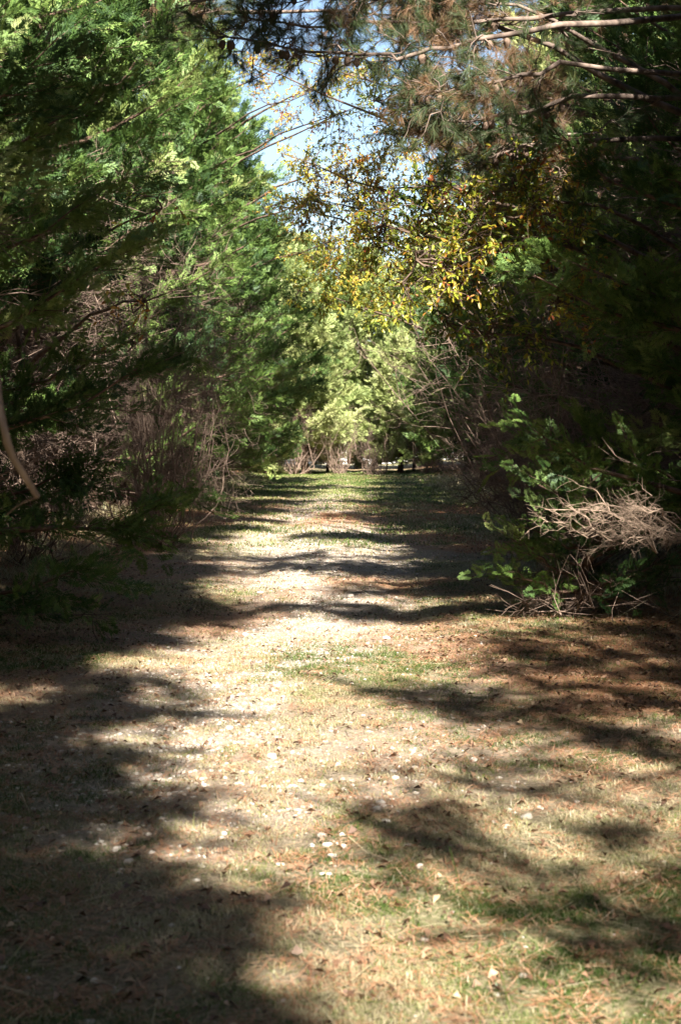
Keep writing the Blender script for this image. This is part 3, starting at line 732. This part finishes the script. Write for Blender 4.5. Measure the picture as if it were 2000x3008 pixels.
for i, (x, y, h, lab) in enumerate([(-1.9, 71.5, 2.6, 'upright bare stems at the far end, leftmost clump'), (0.0, 72.0, 2.4, 'upright bare stems at the far end in the centre'),
                                    (1.5, 71.0, 2.0, 'twiggy low clump at the far end right of the central stems'), (3.6, 69.5, 2.2, 'pale twiggy clump at the far end below the spreading cedar')]):
    bare_shrub('bare_shrub', (x, y), h, 2.0, 60 + i, 26, 'dead', lab, 'shrub', 'bare stem clumps at the far end', fan=0.34, rad=0.018)
bare_shrub('bare_shrub', (2.9, 19.5), 3.6, 1.6, 57, 30, 'dead', 'tall web of bare grey twigs on the right under the yellow green leaves', bias=(-0.15, -0.05, 0), fan=0.4, fine=6, rad=0.009)
bare_shrub('bare_shrub', (3.0, 27.0), 4.2, 1.6, 58, 30, 'dead', 'tall bare thicket on the right further back in the gloom', bias=(-0.15, 0, 0), fan=0.35, fine=5, rad=0.011)
# sunlit dead boughs low on the right
bare_shrub('dead_branch', P(2080, 1600, 12.4), 1.0, 0.5, 71, 8, 'dead_pale', 'bleached dead boughs with curling twigs low on the right in the sun', 'dead branch', bias=(-1.7, -0.4, -0.35), fan=0.5, fine=6, curl=0.02, rad=0.007, tw=0.6)
bare_shrub('dead_branch', P(1930, 1610, 13.0), 0.9, 0.35, 72, 6, 'dead_pale', 'smaller bleached dead bough pointing left above the little green cedar', 'dead branch', bias=(-1.3, -0.3, -0.5), fan=0.5, fine=6, curl=0.02, rad=0.006, tw=0.6)
bare_shrub('dead_branch', P(1760, 1190, 20), 1.9, 0.3, 73, 4, 'dead_pale', 'forked bare branch reaching left out of the dark on the right', 'dead branch', bias=(-2.0, -0.2, -0.75), fan=0.25, fine=2, rad=0.012)
bare_shrub('dead_branch', P(1640, 1500, 21), 1.2, 0.3, 74, 6, 'dead', 'low fan of bare twigs reaching left beside the dark right thicket', 'dead branch', bias=(-2.0, -0.2, -0.6), fan=0.4, fine=4)
# little cedar
c = cedar('cedar_sapling', 1.0, 0.62, 81, SP_HI, 26, 0.8, 'cedar', low=0.12, size=0.13, label='knee high green cedar at the right edge of the track', cat='sapling')
c.location = (1.95, 14.4, gz(1.95, 14.4))
# slim trunks
for (px, d, h, lab) in [(1412, 52, 3.2, 'thin reddish trunk catching light at the far right of the track'), (1645, 24, 2.4, 'short broken trunk in the gloom on the right')]:
    x = (px - 1000) / F_PX * d
    r = empty('dead_tree', (x, d, gz(x, d)), lab, 'dead tree')
    zz = np.linspace(0, 1, 9); tv = [sweep(np.stack([0.10 * np.sin(zz * 3), 0.05 * zz, zz * h], 1), 0.075 - 0.045 * zz, 9, 0.25)]
    sg = Segs()
    for k in range(10):
        p = np.array([0.1 * math.sin(k * 0.3), 0.02, h * (0.3 + 0.07 * k)]); sg.line(curve_pts(p, p + np.array([rng.normal(0, 0.5), rng.normal(0, 0.4), 0.25]), rng.normal(0, 0.05, 3), 5), 0.012, 0.003)
    V, Q = join(tv + [sg.build(4)]); mesh_q('trunk', V, Q, M['bark_red'], r)
# near blurred stem at the left edge
p = [P(-60, 900, 4.6), P(-5, 1120, 4.5), P(8, 1220, 4.45), P(24, 1300, 4.4), P(40, 1345, 4.4), P(112, 1462, 4.4)]
r = empty('hanging_stem', p[0], 'pale out of focus bare stem hanging into view at the left edge', 'dead stem')
q = np.array(p) - p[0]
q = np.concatenate([[q[0] + np.array([-1.6, 0.2, 1.1]), q[0] + np.array([-0.5, 0.1, 0.5])], q])
V1 = sweep(q, [0.014, 0.013, 0.012, 0.011, 0.010, 0.0115, 0.0095, 0.009], 8, 0.25)
mesh_q('stem', *V1, M['dead_pale'], r)
sg = Segs(); sg.line(curve_pts(q[-1], q[-1] + np.array([-0.09, 0.02, -0.05]), (0, 0, 0.01), 4), 0.003, 0.0015)
mesh_q('twig', *sg.build(4), M['dead'], r)

# ---------------------------------------------------------------- pale house beyond the trees
def box(x0, x1, y0, y1, z0, z1):
    v = np.array([[x, y, z] for z in (z0, z1) for y in (y0, y1) for x in (x0, x1)], float)
    f = np.array([[0, 2, 3, 1], [4, 5, 7, 6], [0, 1, 5, 4], [2, 6, 7, 3], [0, 4, 6, 2], [1, 3, 7, 5]])
    return v, f
def plain(name, col, rough=0.7, wave=None):
    m, nt, out = mat_new(name); b = nt.nodes.new('ShaderNodeBsdfPrincipled'); b.inputs['Roughness'].default_value = rough
    tc = nt.nodes.new('ShaderNodeTexCoord'); nz = nt.nodes.new('ShaderNodeTexNoise'); nz.inputs['Scale'].default_value = 3
    nt.links.new(tc.outputs['Object'], nz.inputs['Vector'])
    c = ramp(nt, nz.outputs[0], [(0.3, tuple(v * 0.88 for v in col)), (0.7, col)]); nt.links.new(c, b.inputs['Base Color'])
    nt.links.new(b.outputs[0], out.inputs[0]); return m
wallm = plain('white_siding', (0.78, 0.75, 0.72)); roofm = plain('grey_shingles', (0.16, 0.15, 0.15)); glassm = plain('dark_glass', (0.03, 0.035, 0.045), 0.15); doorm = plain('painted_door', (0.16, 0.07, 0.05))
hx, hy = 1.0, 104.0
h = empty('white_house', (hx, hy, gz(hx, hy)), 'low white house glimpsed through the stems beyond the end of the track', 'house')
parts = []
for k in range(14): parts.append(box(-9, 9, -0.01 * 1 - 0.02, 8, 0.2 * k, 0.2 * k + 0.194) if k % 2 else box(-8.98, 8.98, 0.0, 7.98, 0.2 * k - 0.004, 0.2 * k + 0.2))
mesh_q('wall', *join(parts), wallm, h)
v = np.array([[-9.5, -0.6, 2.8], [9.5, -0.6, 2.8], [9.5, 4, 5.2], [-9.5, 4, 5.2], [-9.5, 8.6, 2.8], [9.5, 8.6, 2.8], [-9.5, -0.6, 2.95], [9.5, -0.6, 2.95], [9.5, 4, 5.38], [-9.5, 4, 5.38], [-9.5, 8.6, 2.95], [9.5, 8.6, 2.95]])
f = np.array([[0, 3, 2, 1], [3, 4, 5, 2], [6, 7, 8, 9], [9, 8, 11, 10], [0, 1, 7, 6], [4, 10, 11, 5], [0, 6, 9, 3], [3, 9, 10, 4], [1, 2, 8, 7], [2, 5, 11, 8]])
mesh_q('roof', v, f, roofm, h)
mesh_q('chimney', *box(-0.3, 0.4, 3, 3.8, 4.6, 6.4), wallm, h)
for wx in (-6.5, -3.2, 2.6, 6.2):
    w = mesh_q('window', *box(wx - 0.6, wx + 0.6, -0.05, 0.05, 1.0, 2.2), glassm, h)
    mesh_q('frame', *join([box(wx - 0.68, wx - 0.6, -0.08, 0.0, 0.92, 2.28), box(wx + 0.6, wx + 0.68, -0.08, 0.0, 0.92, 2.28), box(wx - 0.6, wx + 0.6, -0.08, 0.0, 2.2, 2.28), box(wx - 0.6, wx + 0.6, -0.08, 0.0, 0.92, 1.0), box(wx - 0.02, wx + 0.02, -0.075, -0.052, 1.0, 2.2)]), wallm, w)
dr_ = mesh_q('door', *box(-0.6, 0.35, -0.06, 0.05, 0.1, 2.1), doorm, h)
mesh_q('handle', *box(0.2, 0.26, -0.11, -0.06, 1.0, 1.06), glassm, dr_)
for i, (x, y) in enumerate([(-22, 118), (-15, 122), (-8, 119), (-1, 124), (6, 120), (13, 123), (20, 118), (27, 121)]):
    put_cedar('q', x, y, i * 1.3, 0.75, 'distant tree behind the white house', 'trees behind the white house')

# ---------------------------------------------------------------- ground cover
def scatter(n, dmin, dmax, mask, power=1.0, wide=0.215, seed=0):
    r = np.random.default_rng(seed)
    # density falls with distance: choose d with pdf ~ d^(1-power) inside the visible wedge
    u = r.random(n * 8)
    e = 2 - power
    d = (dmin ** e + u * (dmax ** e - dmin ** e)) ** (1 / e) if abs(e) > 1e-3 else dmin * (dmax / dmin) ** u
    x = (r.random(len(d)) * 2 - 1) * (d * wide + 0.3)
    ok = (np.abs(x) < 4.6) & (r.random(len(d)) < mask(x, d))
    x, d = x[ok][:n], d[ok][:n]
    return x, d, r
def blades(name, n, dmin, dmax, mask, hrange, w, tintf, seed, power=1.6):
    x, y, r = scatter(n, dmin, dmax, mask, power, seed=seed)
    n = len(x); z = ground_z(x, y) - 0.004
    a = r.random(n) * 6.28; h = r.uniform(*hrange, n) * (0.8 + 0.4 * r.random(n)); lean = np.abs(r.normal(1.9, 0.9, n)) * h
    if True: w = w * (1 + y / 18.0)
    side = np.stack([-np.sin(a), np.cos(a), 0 * a], 1) * (w * 0.5)[:, None]; b = np.stack([x, y, z], 1)
    dirv = np.stack([np.cos(a), np.sin(a), 0 * a], 1)
    m = b + dirv * (lean * 0.35)[:, None] + np.array([0, 0, 1]) * (h * 0.62)[:, None]
    t = b + dirv * lean[:, None] + np.array([0, 0, 1]) * (h * np.clip(1.15 - 0.42 * lean / h, 0.12, 1))[:, None]
    V = np.stack([b - side, b + side, m + side * 0.8, m - side * 0.8, t + side * 0.15, t - side * 0.15], 1).reshape(-1, 3)
    i = np.arange(n)[:, None] * 6
    Q = np.concatenate([i + np.array([[0, 1, 2, 3]]), i + np.array([[3, 2, 4, 5]])], 1).reshape(-1, 4)
    tn = np.repeat(np.clip(tintf(x, y, r), 0, 1), 2)
    return tag(mesh_q(name, V, Q, M['grass'], tint=tn), kind='stuff')
def grass_tint(x, y, r):
    g_ = fbm(x * 1.1, y * 0.6, 77.0)
    return 0.60 - 0.9 * (sst(0.42, 0.66, g_)) * (r.random(len(x)) < 0.8) + r.normal(0, 0.16, len(x)) - 0.12 * sst(34, 45, y)
CL = lambda x, y, s_: 0.15 + 0.85 * sst(0.42, 0.60, fbm(x * 6.5, y * 6.5, s_))
NG = lambda x, y: (0.35 + 0.65 * grass_m(x, y)) * CL(x, y, 50.0)
tag(blades('grass', 170000, 3.6, 12, NG, (0.008, 0.034), 0.0019, grass_tint, 91, 1.3), 'matted short dry and green grass on the near track', 'grass')
tag(blades('grass', 70000, 11, 26, lambda x, y: (0.2 + 0.8 * grass_m(x, y)) * CL(x, y, 50.0), (0.015, 0.045), 0.0024, grass_tint, 98, 1.3), 'short dry and green grass growing through the middle of the track', 'grass')
tag(blades('far_grass', 60000, 24, 80, lambda x, y: 0.10 + 0.9 * grass_m(x, y), (0.03, 0.08), 0.005, lambda x, y, r: grass_tint(x, y, r) - 0.12, 92, 1.2),
    'greener grass on the far part of the track', 'grass')
tag(blades('edge_grass', 16000, 12, 60, lambda x, y: sst(2.6, 3.4, np.abs(x)) * sst(0.5, 0.6, fbm(x * 1.5, y * 1.5, 8.0)), (0.12, 0.34), 0.004, lambda x, y, r: r.normal(0.6, 0.15, len(x)), 93, 1.3),
    'taller dry grass along the shaded edges of the track', 'grass')
def flat_litter(name, n, dmin, dmax, mask, lrange, w, mat, seed, power=1.6, lift=0.006, leaf=False):
    x, y, r = scatter(n, dmin, dmax, mask, power, seed=seed)
    n = len(x); a = r.random(n) * 6.28; l = r.uniform(*lrange, n); z = ground_z(x, y) + lift + r.random(n) * 0.012
    d = np.stack([np.cos(a), np.sin(a), r.normal(0, 0.16 if not leaf else 0.35, n)], 1)
    s = np.stack([-np.sin(a), np.cos(a), r.normal(0, 0.1 if not leaf else 0.4, n)], 1)
    c = np.stack([x, y, z], 1); ww = (w if leaf else w * (1 + y / 18.0)) * (l / np.mean(lrange) if leaf else 1.0)
    ww = np.broadcast_to(ww, (n,))
    if leaf:
        mid = c + np.array([0, 0, 0.010]); V = np.stack([c - d * (l / 2)[:, None], mid + s * (ww / 2)[:, None], c + d * (l / 2)[:, None], mid - s * (ww / 2)[:, None]], 1)
    else:
        V = np.stack([c - d * (l / 2)[:, None] - s * (ww / 2)[:, None], c - d * (l / 2)[:, None] + s * (ww / 2)[:, None], c + d * (l / 2)[:, None] + s * (ww / 4)[:, None], c + d * (l / 2)[:, None] - s * (ww / 4)[:, None]], 1)
    V = V.reshape(-1, 3); V[:, 2] = np.maximum(V[:, 2], ground_z(V[:, 0], V[:, 1]) + 0.002)
    return tag(mesh_q(name, V, np.arange(n * 4).reshape(-1, 4), mat, tint=np.clip(r.normal(0.5, 0.22, n), 0, 1)), kind='stuff')
tag(flat_litter('pine_needles', 190000, 3.6, 45, lambda x, y: (0.18 + 0.82 * needle_m(x, y)) * CL(x, y, 60.0), (0.035, 0.10), 0.0021, M['needle_litter'], 94), 'reddish brown pine needles lying over the track', 'pine needles')
tag(flat_litter('fallen_leaves', 26000, 3.6, 60, lambda x, y: (0.12 + 0.5 * needle_m(x, y) + 0.6 * sst(1.5, 3.2, np.abs(x))) * CL(x, y, 70.0), (0.015, 0.045), 0.018, M['leaf_litter'], 95, 1.5, leaf=True), 'small brown fallen leaves scattered over the track', 'fallen leaves')
tag(flat_litter('dry_stalks', 900, 3.8, 40, lambda x, y: 0.3 + 0.7 * grass_m(x, y), (0.08, 0.28), 0.003, M['grass'], 96, lift=0.012), 'long pale dry stalks lying on the track', 'dry stalks')
# gravel
def ico(sub):
    import bmesh
    bm = bmesh.new(); bmesh.ops.create_icosphere(bm, subdivisions=sub, radius=1)
    v = np.array([q.co[:] for q in bm.verts]); f_ = np.array([[w.index for w in q.verts] for q in bm.faces]); bm.free(); return v, f_
iv, if_ = ico(1)
x, y, r = scatter(9000, 3.7, 40, lambda x, y: 0.012 + 0.988 * gravel_m(x, y) ** 1.5, 1.3, seed=97)
n = len(x); s = 0.005 + 0.011 * r.random(n) ** 2.2
sc3 = np.stack([s * r.uniform(0.8, 1.5, n), s * r.uniform(0.8, 1.3, n), s * r.uniform(0.45, 0.75, n)], 1)
jit = 1 + r.normal(0, 0.16, (n, len(iv), 1))
a = r.random(n) * 6.28; ca, sa = np.cos(a)[:, None], np.sin(a)[:, None]
W = iv[None] * jit * sc3[:, None]
W = np.stack([W[..., 0] * ca - W[..., 1] * sa, W[..., 0] * sa + W[..., 1] * ca, W[..., 2]], 2) + np.stack([x, y, ground_z(x, y) + s * 0.08], 1)[:, None]
Fq = (if_[None] + np.arange(n)[:, None, None] * len(iv)).reshape(-1, 3)
tag(mesh_q('gravel', W.reshape(-1, 3), Fq, M['stone'], tint=np.repeat(np.clip(r.normal(0.5, 0.2, n), 0, 1), len(if_))), 'pale gravel scattered down the middle of the track', 'gravel', kind='stuff')
# single stones seen in the photograph: pixel position and size in pixels, and what each lies by
iv2, if2 = ico(3)
stones = [(1235, 2562, 34, 'largest white stone, alone right of centre on the near track'), (945, 2468, 30, 'white flat stone at the top of the loose pile near the centre shadow'),
          (958, 2496, 30, 'white stone in the middle of the pile left of the centre shadow'), (975, 2530, 28, 'white stone at the foot of the pile left of the centre shadow'),
          (965, 2582, 20, 'small white stone just below the pile by the centre shadow'), (1120, 2370, 30, 'white stone at the top of the gravel cluster above the centre shadow'),
          (1108, 2388, 26, 'broad pale stone in the gravel cluster above the centre shadow'), (1165, 2400, 24, 'pale stone at the right of the gravel cluster above the centre shadow'),
          (1135, 2425, 26, 'pale stone under the gravel cluster above the centre shadow'), (1200, 2498, 26, 'pale stone at the upper rim of the centre shadow'),
          (1545, 2892, 26, 'white stone alone near the lower right corner'), (338, 2508, 28, 'pale stone on the left at the tip of a sunlit patch'),
          (373, 2546, 26, 'cream stone on the left just below the sunlit patch'), (272, 2905, 30, 'grey stone in the lower left shadow in a small patch of light'),
          (796, 2230, 26, 'rounded pale stone left of centre above the gravel'), (590, 2300, 20, 'small pale stone at the left edge of the gravel'),
          (1392, 2242, 26, 'grey rounded stone on the right inside a shadow streak'), (1552, 2412, 30, 'pale stone on the right among needles'),
          (1160, 2296, 22, 'small white stone centre right above the gravel cluster'), (1010, 2330, 22, 'pale stone between the two gravel clusters'),
          (886, 2304, 20, 'small pale stone left of the gravel clusters'), (764, 1744, 20, 'small white stone far up on the bright gravel, left one'),
          (1028, 1756, 22, 'small white stone far up on the bright gravel, right one'), (1425, 1628, 20, 'small pale stone on the brown needles by the right edge of the track'),
          (718, 1870, 24, 'pale stone on the bright middle stretch of track, left of centre'), (1135, 1880, 22, 'pale stone on the bright middle stretch of track, right of centre'),
          (670, 2148, 24, 'white stone at the left rim of the bright gravel'), (655, 2462, 22, 'pale stone half buried in grass left of the pile'),
          (1170, 2262, 18, 'tiny white stone above the gravel cluster, centre right'), (1590, 2385, 22, 'small pale stone furthest right among the needles')]
for i, (px, py, sp, lab) in enumerate(stones):
    d = H_EYE * F_PX / (py - HOR)
    for _ in range(4):
        xx = (px - 1000) / F_PX * d; d = (H_EYE - float(ground_z(xx, d))) * F_PX / (py - HOR)
    xx = (px - 1000) / F_PX * d; rr = sp / F_PX * d * 0.5
    rs = np.random.default_rng(200 + i); ph = rs.normal(0, 1, (5, 3)) * 1.6
    v = iv2.copy(); disp = 1 + sum(0.07 * np.sin(v @ ph[k] * 1.3 + k) for k in range(5))
    v = v * disp[:, None] * np.array([rr * rs.uniform(0.9, 1.3), rr * rs.uniform(0.8, 1.2), rr * rs.uniform(0.5, 0.7)])
    o = mesh_q('stone', v, if2, M['stone'], tint=np.full(len(if2), rs.uniform(0.45, 0.8)), smooth=True)
    o.location = (xx, d, float(ground_z(xx, d)) + rr * 0.3); o.rotation_euler = (0, 0, rs.random() * 6)
    tag(o, lab, 'stone', 'single stones on the track')
